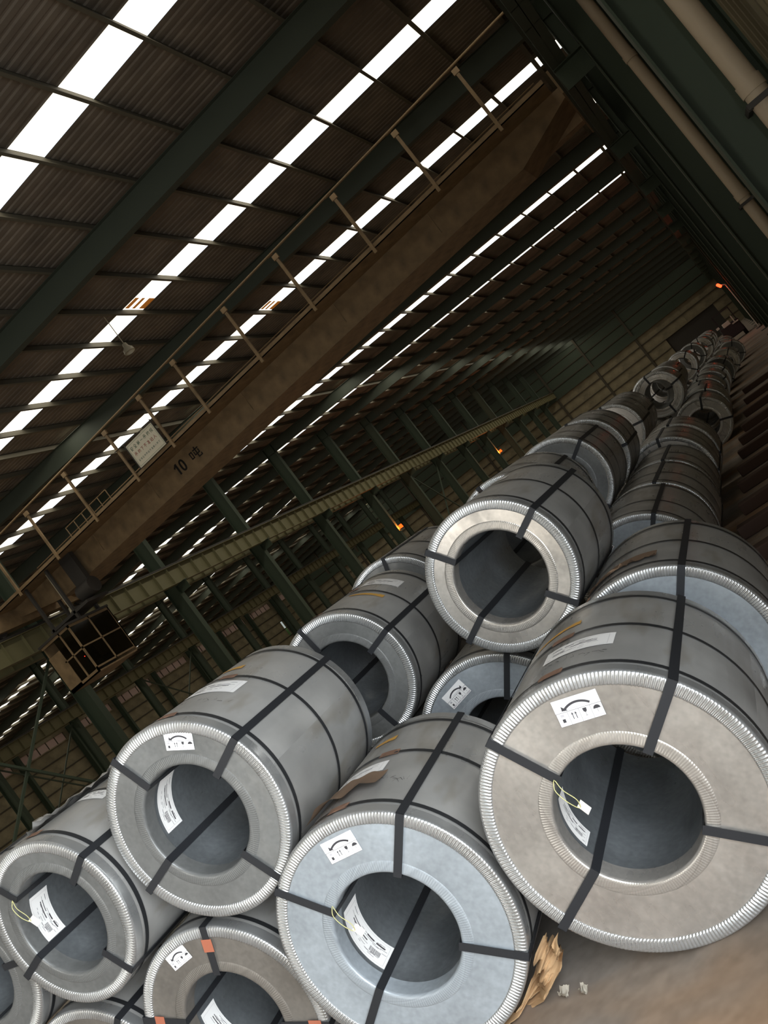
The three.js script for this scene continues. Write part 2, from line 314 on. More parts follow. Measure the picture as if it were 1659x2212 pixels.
// crane runways: girders with stiffeners, rail on top
const RAIL_X = [0.32, -25.1, -26.4, -51.9, -53.1], RUN_TOP = 6.2 + EYE, RUN_D = 0.86;
{
  const seg = (() => { const p = [box(-0.2, 0.2, RUN_TOP - 0.02, RUN_TOP, -BAY, 0), box(-0.15, 0.15, RUN_TOP - RUN_D, RUN_TOP - RUN_D + 0.02, -BAY, 0), box(-0.006, 0.006, RUN_TOP - RUN_D, RUN_TOP, -BAY, 0)]; for (let k = 0; k < 8; k++) p.push(box(-0.14, 0.14, RUN_TOP - RUN_D, RUN_TOP, -k - 0.51, -k - 0.49)); return mergeGeometries(p.map((q) => q.toNonIndexed())); })();
  const names = ['olive crane runway girder along the right wall', 'olive crane runway girder on the first inner column row', 'olive runway girder of the neighbouring bay on the first inner row', 'olive crane runway girder on the second inner column row', 'olive runway girder on the far face of the second inner row'];
  RAIL_X.forEach((x, i) => {
    const t = thing('runway_girder', names[i], 'girder', [x, 0, -ZF], 0, undefined, 'structure');
    for (let k = 0; k < 17; k++) { const m = mesh('girder_segment', seg, i ? M.runway : M.greenDark, t); m.position.z = -k * BAY; }
    mesh('rail', box(-0.04, 0.04, RUN_TOP, RUN_TOP + 0.13, ZF - ZB, 0), M.craneDark, t);
  });
}
// downpipes on the right-hand columns
{
  const x = 1.245, r = 0.105;
  for (let k = 1; k < 17; k++) {
    const t = thing('downpipe', 'beige rainwater pipe running down beside a green column', 'pipe', [x, 0, -FRAMES[k] + 0.32], 0, 'downpipes along the right wall');
    mesh('pipe', new THREE.CylinderGeometry(r, r, 10.6, 24).translate(0, 5.3, 0), M.pipe, t);
    for (const y of [2.1, 3.15, 6.2, 9.2]) mesh('socket', new THREE.CylinderGeometry(r + 0.012, r + 0.012, 0.12, 24).translate(0, y, 0), M.pipe, t);
    mesh('clamp', [cbox(0.28, 0.05, 0.03, 0, 3.0, r + 0.01), cbox(0.05, 0.05, 0.3, -0.12, 3.0, -0.1)], M.craneDark, t);
  }
}
// cross bracing between the inner columns
{
  for (const [x, k] of [[ROWS[1], 3], [ROWS[1], 9], [ROWS[2], 6], [ROWS[2], 8]]) {
    const t = thing('cross_brace', x === ROWS[1] ? 'crossed green bracing bars between columns of the first inner row' : 'crossed green bracing bars between columns of the second inner row', 'bracing', [x, 0, -FRAMES[k]], 0, x === ROWS[1] ? 'bracing of the first inner row' : 'bracing of the second inner row', 'structure');
    mesh('brace_bar', sbar([0, 0.4, -0.2], [0, 6.9, -7.8], 0.09, 0.09), M.green, t); mesh('brace_bar', sbar([0.1, 6.9, -0.2], [0.1, 0.4, -7.8], 0.09, 0.09), M.green, t);
  }
}

// ------------------------------------------------------------------ overhead crane
const font = await new FontLoader().loadAsync('fonts/droid/droid_sans_bold.typeface.json');
{
  const t = thing('overhead_crane', 'beige overhead travelling crane with box girder, walkway posts and driver cab', 'crane', [0, 0, 0]);
  const ZW = -24.2, DW = 1.8, yb = 6.2 + EYE, yt = 7.12 + EYE, xe0 = -25.2, xe1 = 0.1, xk0 = -22.7, xk1 = -1.75, ye = 6.82 + EYE;
  { const s = new THREE.Shape(); s.moveTo(xe0, ye); s.lineTo(xk0, yb); s.lineTo(xk1, yb); s.lineTo(xe1, ye); s.lineTo(xe1, yt); s.lineTo(xe0, yt); s.closePath();
    const g = new THREE.ExtrudeGeometry(s, { depth: DW, bevelEnabled: false }); g.translate(0, 0, ZW - DW); mesh('box_girder', g, M.crane, t);
    mesh('web_stiffener', [-20, -16.9, -12.2, -8.1, -4.4].map((x) => box(x - 0.01, x + 0.01, yb + 0.25, yt, ZW, ZW + 0.02)), M.crane, t); }
  mesh('walkway', [box(xe0, xe1 - 0.2, yt, yt + 0.03, ZW - 0.1, ZW + 1.0), box(xe0, xe1 - 0.2, yt, yt + 0.14, ZW + 0.98, ZW + 1.0)], M.crane, t);
  const px = [-23.2, -20.9, -18.65, -16.4, -14.6, -12.9, -10.5, -8.25, -5.9, -3.6, -1.5];
  for (const x of px) {
    const p = mesh('post', [box(x - 0.045, x + 0.045, yt - 0.12, yt + 1.85, ZW + 1.0, ZW + 1.06), box(x - 0.09, x + 0.09, yt + 1.72, yt + 1.87, ZW + 1.0, ZW + 1.07)], M.crane, t);
    mesh('rail_clip', box(x - 0.22, x - 0.04, yt + 1.93, yt + 1.97, ZW + 0.98, ZW + 1.06), M.crane, p);
  }
  mesh('handrail', bar([xe0 + 0.6, yt + 1.96, ZW + 1.04], [xe1 + 0.1, yt + 1.96, ZW + 1.04], 0.035), M.crane, t);
  mesh('cable', bar([xe0 + 0.8, yt + 1.02, ZW - 1.6], [xe1 - 0.4, yt + 1.02, ZW - 1.6], 0.02), M.crane, t);
  for (const x of [-25.1, 0.32]) { // end carriages with wheels
    const e = mesh('end_carriage', [box(x - 0.24, x + 0.24, RUN_TOP + 0.3, RUN_TOP + 0.95, ZW - 3.6, ZW + 1.5)], M.crane, t);
    for (const z of [ZW + 1.0, ZW - 3.1]) mesh('wheel', new THREE.CylinderGeometry(0.25, 0.25, 0.12, 20).rotateZ(Math.PI / 2).translate(x, RUN_TOP + 0.13 + 0.25, z), M.craneDark, e);
  }
  mesh('second_girder', box(xe0, xe1, 6.75 + EYE, yt, ZW - DW - 1.4, ZW - DW - 0.9), M.crane, t);
  // hoist trolley on top, near the cab
  { const x = -20.4, z = ZW - 1.6, y = yt + 0.03, tr = mesh('trolley_frame', [box(x - 1.3, x + 1.3, y, y + 0.18, z - 1.0, z + 0.7)], M.crane, t);
    mesh('drum', new THREE.CylinderGeometry(0.3, 0.3, 1.6, 20).rotateZ(Math.PI / 2).translate(x, y + 0.52, z - 0.3), M.craneDark, tr);
    for (let k = 0; k < 6; k++) mesh('guard_post', bar([x - 1.2 + k * 0.48, y + 0.18, z + 0.66], [x - 1.2 + k * 0.48, y + 1.1, z + 0.66], 0.02), M.crane, tr);
    mesh('guard_rail', [bar([x - 1.2, y + 1.1, z + 0.66], [x + 1.2, y + 1.1, z + 0.66], 0.02), bar([x - 1.2, y + 0.65, z + 0.66], [x + 1.2, y + 0.65, z + 0.66], 0.016)], M.crane, tr); }
  // painted capacity: 10 and the character for tonne
  { const s = 0.40, z = ZW + 0.001, marks = [];
    const tg = new TextGeometry('10', { font, size: s, depth: 0.004, curveSegments: 6 }); tg.scale(0.85, 1, 1); tg.translate(-15.82, 6.52 + EYE, z); marks.push(tg);
    const st = (x0, y0, x1, y1) => box(-15.02 + x0 * s, -15.02 + x1 * s, 6.52 + EYE + y0 * s, 6.52 + EYE + y1 * s, z, z + 0.004);
    marks.push(st(0, 0.22, 0.1, 0.82), st(0.24, 0.22, 0.34, 0.82), st(0.1, 0.72, 0.24, 0.82), st(0.1, 0.22, 0.24, 0.32), st(0.44, 0.72, 0.68, 0.82), st(0.79, 0.72, 1.08, 0.82), st(0.46, 0.42, 0.56, 0.66), st(0.94, 0.42, 1.04, 0.66), st(0.46, 0.32, 0.68, 0.42), st(0.79, 0.32, 1.04, 0.42), st(0.68, 0.02, 0.79, 1.0), st(0.79, 0.02, 1.14, 0.12), st(1.04, 0.12, 1.14, 0.24));
    mesh('capacity_marking', marks, M.blackPaint, t); }
  // driver cab
  { const x0 = -23.25, x1 = -21.7, y0 = 3.12 + EYE, y1 = 5.0 + EYE, z1 = -22.5, z0 = -24.6, cab = new THREE.Group(); cab.name = 'driver_cab'; t.add(cab);
    const fr = 0.06;
    mesh('cab_panel', [box(x0, x0 + 0.62, y0, y1 - 0.45, z1 - 0.05, z1), box(x0, x1, y0, y0 + 0.14, z1 - 0.05, z1), box(x0, x0 + 0.06, y0, y1, z0, z1 - 0.05), box(x0, x1, y0, y1, z0, z0 + 0.05), box(x0, x1, y0, y0 + 0.05, z0, z1)], M.crane, cab);
    mesh('cab_roof', [box(x0 - 0.05, x1 + 0.05, y1, y1 + 0.08, z0, z1 + 0.05)], M.craneDark, cab);
    mesh('cab_frame', [box(x1 - fr, x1, y0, y1, z1 - 0.05, z1), box(x0 + 0.98, x0 + 0.98 + fr, y0 + 0.14, y1, z1 - 0.05, z1), box(x0, x1, y1 - 0.09, y1, z1 - 0.05, z1), box(x0 + 0.55, x1, y0 + 0.95, y0 + 1.0, z1 - 0.05, z1), box(x1 - 0.05, x1, y0 + 0.14, y1, z0, z0 + fr), box(x1 - 0.05, x1, y1 - 0.09, y1, z0, z1), box(x1 - 0.05, x1, y0 + 0.14, y0 + 0.2, z0, z1), box(x1 - 0.05, x1, y0 + 0.98, y0 + 1.03, z0, z1), box(x1 - 0.05, x1, y0 + 0.14, y1, z0 + 1.05, z0 + 1.1)], M.crane, cab);
    for (const [a, b, c, d] of [[x0 + 0.62, x0 + 0.98, y0 + 0.14, y0 + 0.95], [x0 + 1.04, x1 - fr, y0 + 0.14, y0 + 0.95], [x0 + 0.62, x0 + 0.98, y0 + 1.0, y1 - 0.09], [x0 + 1.04, x1 - fr, y0 + 1.0, y1 - 0.09]]) mesh('window_pane', box(a, b, c, d, z1 - 0.03, z1 - 0.025), M.glass, cab);
    for (const [a, b, c, d] of [[z0 + 0.06, z0 + 1.05, y0 + 0.2, y0 + 0.98], [z0 + 1.1, z1 - 0.05, y0 + 0.2, y0 + 0.98], [z0 + 0.06, z0 + 1.05, y0 + 1.03, y1 - 0.09], [z0 + 1.1, z1 - 0.05, y0 + 1.03, y1 - 0.09]]) mesh('window_pane', box(x1 - 0.03, x1 - 0.025, c, d, a, b), M.glass, cab);
    mesh('operator_seat', [box(x0 + 0.5, x0 + 1.0, y0 + 0.05, y0 + 0.5, z0 + 0.6, z0 + 1.1), box(x0 + 0.45, x0 + 0.55, y0 + 0.5, y0 + 1.1, z0 + 0.6, z0 + 1.1)], M.craneDark, cab);
    mesh('console_light', new THREE.SphereGeometry(0.018, 8, 6).translate(x1 - 0.35, y0 + 0.75, z1 - 0.2), M.redSmall, cab);
    mesh('hanger', [box(x0 + 0.1, x0 + 0.2, y1, 6.9 + EYE, z1 - 1.9, z1 - 1.8), box(x1 - 0.2, x1 - 0.1, y1, 6.4 + EYE, z1 - 1.9, z1 - 1.8), box(x0 + 0.1, x0 + 0.2, y1, 7.1 + EYE, z1 - 0.9, z1 - 0.8), box(x1 - 0.2, x1 - 0.1, y1, 7.1 + EYE, z1 - 0.9, z1 - 0.8), box(x0, x1 + 0.6, y1 + 0.3, y1 + 0.4, z1 - 1.9, z1 - 0.8)], M.craneDark, cab);
    mesh('drive_motor', new THREE.CylinderGeometry(0.3, 0.3, 0.7, 18).rotateZ(Math.PI / 2).translate(-21.2, 5.75 + EYE, ZW + 0.4), M.craneDark, t);
    mesh('motor_bracket', box(-21.5, -20.9, 5.98 + EYE, 7.13 + EYE, ZW + 0.3, ZW + 0.5), M.craneDark, t);
  }
  { const fl = mesh('floodlight', [new THREE.CylinderGeometry(0.05, 0.14, 0.2, 16).rotateZ(0.4).translate(-22.35, 5.6 + EYE, -23.8), box(-22.38, -22.32, 5.66 + EYE, 7.13 + EYE, -23.83, -23.77)], M.whiteWarm, t); }
}
{ // safety notice hung on the walkway posts
  const stroke = (g, x, y, s, id, col) => { g.strokeStyle = col; g.lineWidth = s * 0.11; g.lineCap = 'butt'; const L = (...p) => { g.beginPath(); g.moveTo(x + p[0] * s, y + p[1] * s); for (let i = 2; i < p.length; i += 2) g.lineTo(x + p[i] * s, y + p[i + 1] * s); g.stroke(); };
    const C = { an: () => { L(.5, 0, .5, .14); L(.08, .35, .08, .18, .92, .18, .92, .35); L(.05, .55, .95, .55); L(.42, .34, .2, .78, .75, 1); L(.66, .56, .5, .85, .1, 1); }, quan: () => { L(.5, 0, .05, .45); L(.5, 0, .95, .45); L(.2, .52, .8, .52); L(.22, .74, .78, .74); L(.08, .97, .92, .97); L(.5, .5, .5, .97); }, di: () => { L(.1, .1, .4, .1); L(.6, .1, .92, .1); L(.15, .3, .85, .3, .85, .48, .15, .48, .15, .66, .9, .66, .85, .9); L(.5, .3, .5, 1); L(.48, .7, .1, .98); }, yi: () => L(.05, .5, .95, .5), shi: () => { L(.05, .25, .35, .25, .1, .6); L(.22, .45, .22, 1); L(.5, .1, .9, .1, .9, .6, .5, .6, .5, .1); L(.62, .6, .45, 1); L(.78, .6, .78, .95, .98, .95); }, diao: () => { L(.25, .05, .75, .05, .75, .32, .25, .32, .25, .05); L(.12, .88, .12, .5, .88, .5, .88, .82); L(.5, .32, .5, 1); }, wu: () => { L(.28, 0, .28, 1); L(.1, .3, .45, .3); L(.08, .65, .45, .5); L(.6, .05, .5, .35); L(.55, .2, .95, .2, .85, .95); L(.7, .25, .5, .8); }, xia: () => { L(.05, .1, .95, .1); L(.5, .1, .5, 1); L(.55, .35, .8, .55); }, bu: () => { L(.05, .1, .95, .1); L(.6, .1, .08, .65); L(.5, .3, .5, 1); L(.6, .4, .9, .65); }, zhun: () => { L(.12, .1, .25, .25); L(.1, .9, .3, .6); L(.5, 0, .38, .35); L(.45, .25, .45, 1); L(.7, .05, .72, .25); L(.45, .27, .95, .27); L(.45, .5, .9, .5); L(.45, .72, .9, .72); L(.45, .97, .98, .97); L(.7, .27, .7, .97); }, zhan: () => { L(.25, .05, .25, .2); L(.05, .25, .45, .25); L(.12, .4, .18, .75); L(.4, .4, .32, .75); L(.03, .9, .48, .85); L(.72, 0, .72, .5); L(.72, .22, .98, .22); L(.55, .5, .92, .5, .92, .97, .55, .97, .55, .5); }, ren: () => { L(.5, .05, .48, .4, .05, 1); L(.5, .4, .95, 1); } };
    C[id](); };
  const t = thing('notice_board', 'white safety notice board with rows of red and green characters on the crane walkway', 'sign', [-15.4, 7.24 + EYE, -23.12]);
  const m = canvasTex(640, 400, (g, w, h) => { g.fillStyle = '#e6dfcb'; g.fillRect(0, 0, w, h); g.strokeStyle = '#8d9d7c'; g.lineWidth = 6; g.strokeRect(22, 20, w - 44, h - 40);
    ['an', 'quan', 'di', 'yi', 'diao', 'wu', 'shi'].forEach((c, i) => stroke(g, 46 + i * 80, 58, 62, c, '#3c5a44')); ['diao', 'wu', 'xia', 'bu', 'zhun', 'zhan', 'ren'].forEach((c, i) => stroke(g, 60 + i * 76, 164, 60, c, '#8d3a2c')); for (let i = 0; i < 12; i++) stroke(g, 60 + i * 44, 284, 34, ['an', 'shi', 'quan', 'wu', 'diao', 'zhan', 'bu', 'zhun', 'di', 'ren', 'wu', 'xia'][i], '#41584a'); });
  const b = mesh('board', box(-0.66, 0.66, 0.02, 0.86, -0.015, 0.0), std({ color: lin(0.6, 0.55, 0.45), roughness: 0.7 }), t);
  const pg = new THREE.PlaneGeometry(1.3, 0.82); pg.translate(0, 0.44, 0.002); mesh('printed_face', pg, std({ map: m, roughness: 0.7 }), t);
  mesh('frame_rod', bar([-1.1, 0.98, 0], [0.75, 0.86, 0], 0.015), M.craneDark, t); mesh('frame_rod', bar([-0.66, 0, 0], [-0.66, 0.95, 0], 0.02), M.craneDark, t); mesh('frame_rod', bar([0.66, 0, 0], [0.66, 0.95, 0], 0.02), M.craneDark, t);
}
{ // pendant lamp, switched off, hanging from the roof
  const t = thing('pendant_lamp', 'cream bell shaped pendant lamp hanging unlit under the roof', 'lamp', [-12.6, 9.2 + EYE, -21.05]);
  mesh('shade', new THREE.LatheGeometry([[0.02, 0.3], [0.06, 0.29], [0.08, 0.18], [0.15, 0.1], [0.17, 0.0], [0.16, 0.0], [0.14, 0.09], [0.06, 0.17], [0.02, 0.26]].map((p) => new THREE.Vector2(...p)), 24), M.whiteWarm, t);
  mesh('rod', bar([0, 0.29, 0], [0, roofY(-12.6) - 9.2 - EYE - 0.05, 0], 0.012), M.whiteWarm, t);
}
// warning beacons
function beacon(name, label, pos, mat, rgb, power) {
  const t = thing(name, label, 'lamp', pos);
  mesh('lens_light', new THREE.CylinderGeometry(0.12, 0.14, 0.26, 14).translate(0, 0.17, 0), mat, t); mesh('base', new THREE.CylinderGeometry(0.15, 0.15, 0.06, 14), M.craneDark, t);
  mesh('arm', box(-0.225, 0, -0.03, 0.03, -0.03, 0.03), M.craneDark, t);
  const l = new THREE.PointLight(lin(...rgb), power, 0, 2); l.position.set(pos[0], pos[1] + 0.17, pos[2]); l.castShadow = true; scene.add(l);
}
beacon('warning_beacon', 'glowing amber beacon on an inner column between window panels', [-25.74 + 0.58, 0.0310 * 89.34 + EYE, -89.34], M.amber, [1, 0.22, 0.03], 14);
beacon('warning_beacon', 'glowing amber beacon on an inner column behind the stacked coils', [-25.74 + 0.58, 0.0323 * 57.34 + EYE, -57.34], M.amber, [1, 0.22, 0.03], 8);

// ------------------------------------------------------------------ forklift with a red lamp pole far down the aisle
{
  const t = thing('lift_truck', 'dark lift truck with white guard parts parked at the far end of the coil rows', 'truck', [-0.6, 0, -62.5]);
  mesh('body', new RoundedBoxGeometry(1.3, 0.9, 2.2, 3, 0.08).translate(0, 0.75, 0), M.darkMachine, t);
  mesh('overhead_guard', [box(-0.6, 0.6, 2.05, 2.12, -0.9, 0.6), box(-0.6, -0.53, 1.2, 2.05, 0.5, 0.57), box(0.53, 0.6, 1.2, 2.05, 0.5, 0.57), box(-0.6, -0.53, 1.2, 2.05, -0.9, -0.83), box(0.53, 0.6, 1.2, 2.05, -0.9, -0.83)], M.darkMachine, t);
  mesh('white_panel', new RoundedBoxGeometry(0.5, 0.28, 0.1, 2, 0.04).translate(-0.1, 1.0 + 0.25, 1.12), M.white, t);
  mesh('white_panel', box(-0.75, -0.55, 1.25, 1.4, 1.1, 1.16), M.white, t);
  mesh('mast_light', [box(0.35, 0.42, 1.05, 1.55, 1.12, 1.2), box(0.2, 0.62, 1.0, 1.08, 1.12, 1.2)], M.white, t);
  for (const [x, z] of [[-0.55, 0.7], [0.55, 0.7], [-0.55, -0.7], [0.55, -0.7]]) mesh('wheel', new THREE.CylinderGeometry(0.32, 0.32, 0.24, 20).rotateZ(Math.PI / 2).translate(x, 0.32, z), M.rubber, t);
}
{
  const Z = 56.5, x = 0.0113 * Z, t = thing('lamp_post', 'thin grey post with a glowing red warning lamp beside the lift truck', 'lamp', [x, 0, -Z]);
  mesh('foot', new THREE.CylinderGeometry(0.16, 0.2, 0.08, 16).translate(0, 0.04, 0), M.craneDark, t);
  mesh('post', bar([0, 0.05, 0], [0, 0.0257 * Z + EYE, 0], 0.025), M.white, t);
  mesh('arm', bar([0, 0.0262 * Z + EYE, 0], [-0.22, 0.0285 * Z + EYE, 0], 0.03), M.white, t);
  mesh('lamp_lens', new THREE.CapsuleGeometry(0.085, 0.16, 6, 14).rotateZ(0.5).translate(-0.3, 0.029 * Z + EYE, 0), M.red, t);
  const l = new THREE.PointLight(lin(1, 0.07, 0.02), 2, 0, 2); l.position.set(x - 0.3, 0.029 * Z + EYE, -Z); l.castShadow = true; scene.add(l);
}

// ------------------------------------------------------------------ steel coils
let BORE = 0.254;
function revolve(segs, rows, fn, cy, a0 = 0, a1 = 2 * Math.PI, flip = false) {
  const full = Math.abs(a1 - a0 - 2 * Math.PI) < 1e-6;
  return grid(segs, rows, (i, j) => { const a = a0 + (a1 - a0) * i / segs, [r, z] = fn(a, j, i); return [r * Math.cos(a), cy + r * Math.sin(a), z, a * r, z]; }, full);
}
const TRI = [0, 0.85, 1, 0.85];
function frontRing(R, teeth) {
  const per = teeth ? 4 : 1, segs = teeth ? teeth * per : 64;
  const rows = [[R + 0.0028, -0.055, 0], [R + 0.0028, -0.012, 0.15], [R + 0.0022, -0.003, 0.25], [R - 0.002, 0.003, 0.3], [R - 0.008, 0.0055, 0.45], [R - 0.02, 0.0062, 0.9], [R - 0.043, 0.0062, 1], [R - 0.05, 0.0022, 0.6], [R - 0.0515, -0.001, 0]];
  return revolve(segs, rows.length - 1, (a, j, i) => { const w = teeth ? TRI[i % 4] : 0.6; return [rows[j][0], rows[j][1] + (w - 0.5) * 0.0062 * rows[j][2]]; }, R);
}
function innerRing(R, teeth) {
  const segs = teeth ? teeth * 4 : 48;
  const rows = [[BORE - 0.003, -0.08, 0], [BORE - 0.003, -0.01, 0.1], [BORE + 0.001, -0.001, 0.2], [BORE + 0.006, 0.003, 0.3], [BORE + 0.014, 0.004, 0.8], [BORE + 0.042, 0.0035, 1], [BORE + 0.05, 0.0, 0]];
  return revolve(segs, rows.length - 1, (a, j, i) => { const w = teeth ? TRI[i % 4] : 0.5; return [rows[j][0], rows[j][1] + (w - 0.5) * 0.0011 * rows[j][2]]; }, R);
}
function patch(R, cy, a0, a1, z0, z1, out, n = 14) { // curved label on the wrapper (out=1) or in the bore (out=-1); u runs along the arc
  return grid(n, 1, (i, j) => { const a = a0 + (a1 - a0) * i / n; return [R * Math.cos(a), cy + R * Math.sin(a), j ? z1 : z0, i / n, j]; });
}
function strapLoop(R, L, ang, w, ends = true) {
  const t = 0.0022, ro = R + 0.0052, ri = BORE - 0.006, zf = 0.0125, hw = w / 2;
  const p = [box(ro, ro + t, -hw, hw, -L - 0.008, zf), box(ri - t, ri, -hw, hw, -L - 0.008, zf - 0.004), box(ri - t, ro + t, -hw, hw, zf - t, zf), box(ri - t, ro + t, -hw, hw, -L - 0.01, -L - 0.008)];
  const g = mergeGeometries(p.map((q) => q.toNonIndexed())); g.rotateZ(ang); g.translate(0, R, 0); return g;
}
const handling = (flip) => canvasTex(512, 300, (g, w, h) => {
  g.fillStyle = '#f4f1ee'; g.fillRect(0, 0, w, h); const K = '#3a383b'; g.strokeStyle = K; g.lineWidth = 3; g.beginPath(); g.moveTo(0, 146); g.lineTo(w, 146); for (let k = 1; k < 4; k++) { g.moveTo(k * w / 4, 146); g.lineTo(k * w / 4, h); } g.stroke(); g.strokeRect(1, 147, w - 2, h - 148);
  g.save(); if (flip) { g.translate(w, 0); g.scale(-1, 1); } g.lineWidth = 26; g.beginPath(); g.arc(258, 300, 232, -Math.PI / 2 - 0.66, -Math.PI / 2 + 0.66); g.stroke(); g.fillStyle = K; g.beginPath(); g.moveTo(78, 130); g.lineTo(146, 136); g.lineTo(84, 78); g.closePath(); g.fill(); g.restore();
  g.fillStyle = '#b9b2b4'; for (let k = 0; k < 9; k++) g.fillRect(180 + k * 22, 122, 15, 8);
  g.fillStyle = K; g.fillRect(46, 218, 34, 40); g.fillStyle = '#bdb8ba'; g.fillRect(42, 164, 40, 30); g.fillStyle = K;
  for (const x of [168, 206]) { g.fillRect(x, 186, 9, 60); g.beginPath(); g.moveTo(x - 9, 192); g.lineTo(x + 4.5, 166); g.lineTo(x + 18, 192); g.fill(); }
  g.beginPath(); g.moveTo(294, 160); g.lineTo(340, 160); g.lineTo(336, 196); g.lineTo(317, 212); g.lineTo(298, 196); g.fill(); g.fillRect(315, 210, 4, 34); g.fillRect(302, 244, 30, 4);
  g.beginPath(); g.arc(448, 204, 40, Math.PI, 0); g.fill(); g.fillRect(446, 204, 4, 42);
  g.fillStyle = '#c9c3c5'; for (let k = 0; k < 4; k++) g.fillRect(k * 128 + 16, 264, 96, 22);
});
const paperMat = (t) => std({ map: t, roughness: 0.6, side: THREE.DoubleSide });
M.handling = paperMat(handling(false)); M.handlingFlip = paperMat(handling(true));
const infoSheet = (s) => canvasTex(512, 256, (g, w, h) => {
  g.fillStyle = '#f3efea'; g.fillRect(0, 0, w, h); let q = s; const r = () => { q = (q * 9301 + 49297) % 233280; return q / 233280; };
  g.fillStyle = '#6b6668'; for (let k = 0; k < 26; k++) { const ww = 20 + 60 * r(); g.fillRect(60 + 400 * r(), 30 + 190 * r(), ww, 4); }
  g.fillStyle = '#4a4547'; g.fillRect(120, 84, 130, 9); g.fillRect(120, 112, 190, 12); g.fillRect(290, 60, 70, 16); g.fillRect(380, 60, 80, 16);
  for (let k = 0; k < 22; k++) g.fillRect(350 + k * 4.4, 130, 1 + 2 * r(), 50);
  g.strokeStyle = '#bdb6b2'; g.lineWidth = 2; g.strokeRect(40, 20, w - 60, h - 40);
});
M.info = [paperMat(infoSheet(11)), paperMat(infoSheet(47)), paperMat(infoSheet(93))];
const scrawl = (s) => { let q = s; const r = () => { q = (q * 9301 + 49297) % 233280; return q / 233280; }; return r; };

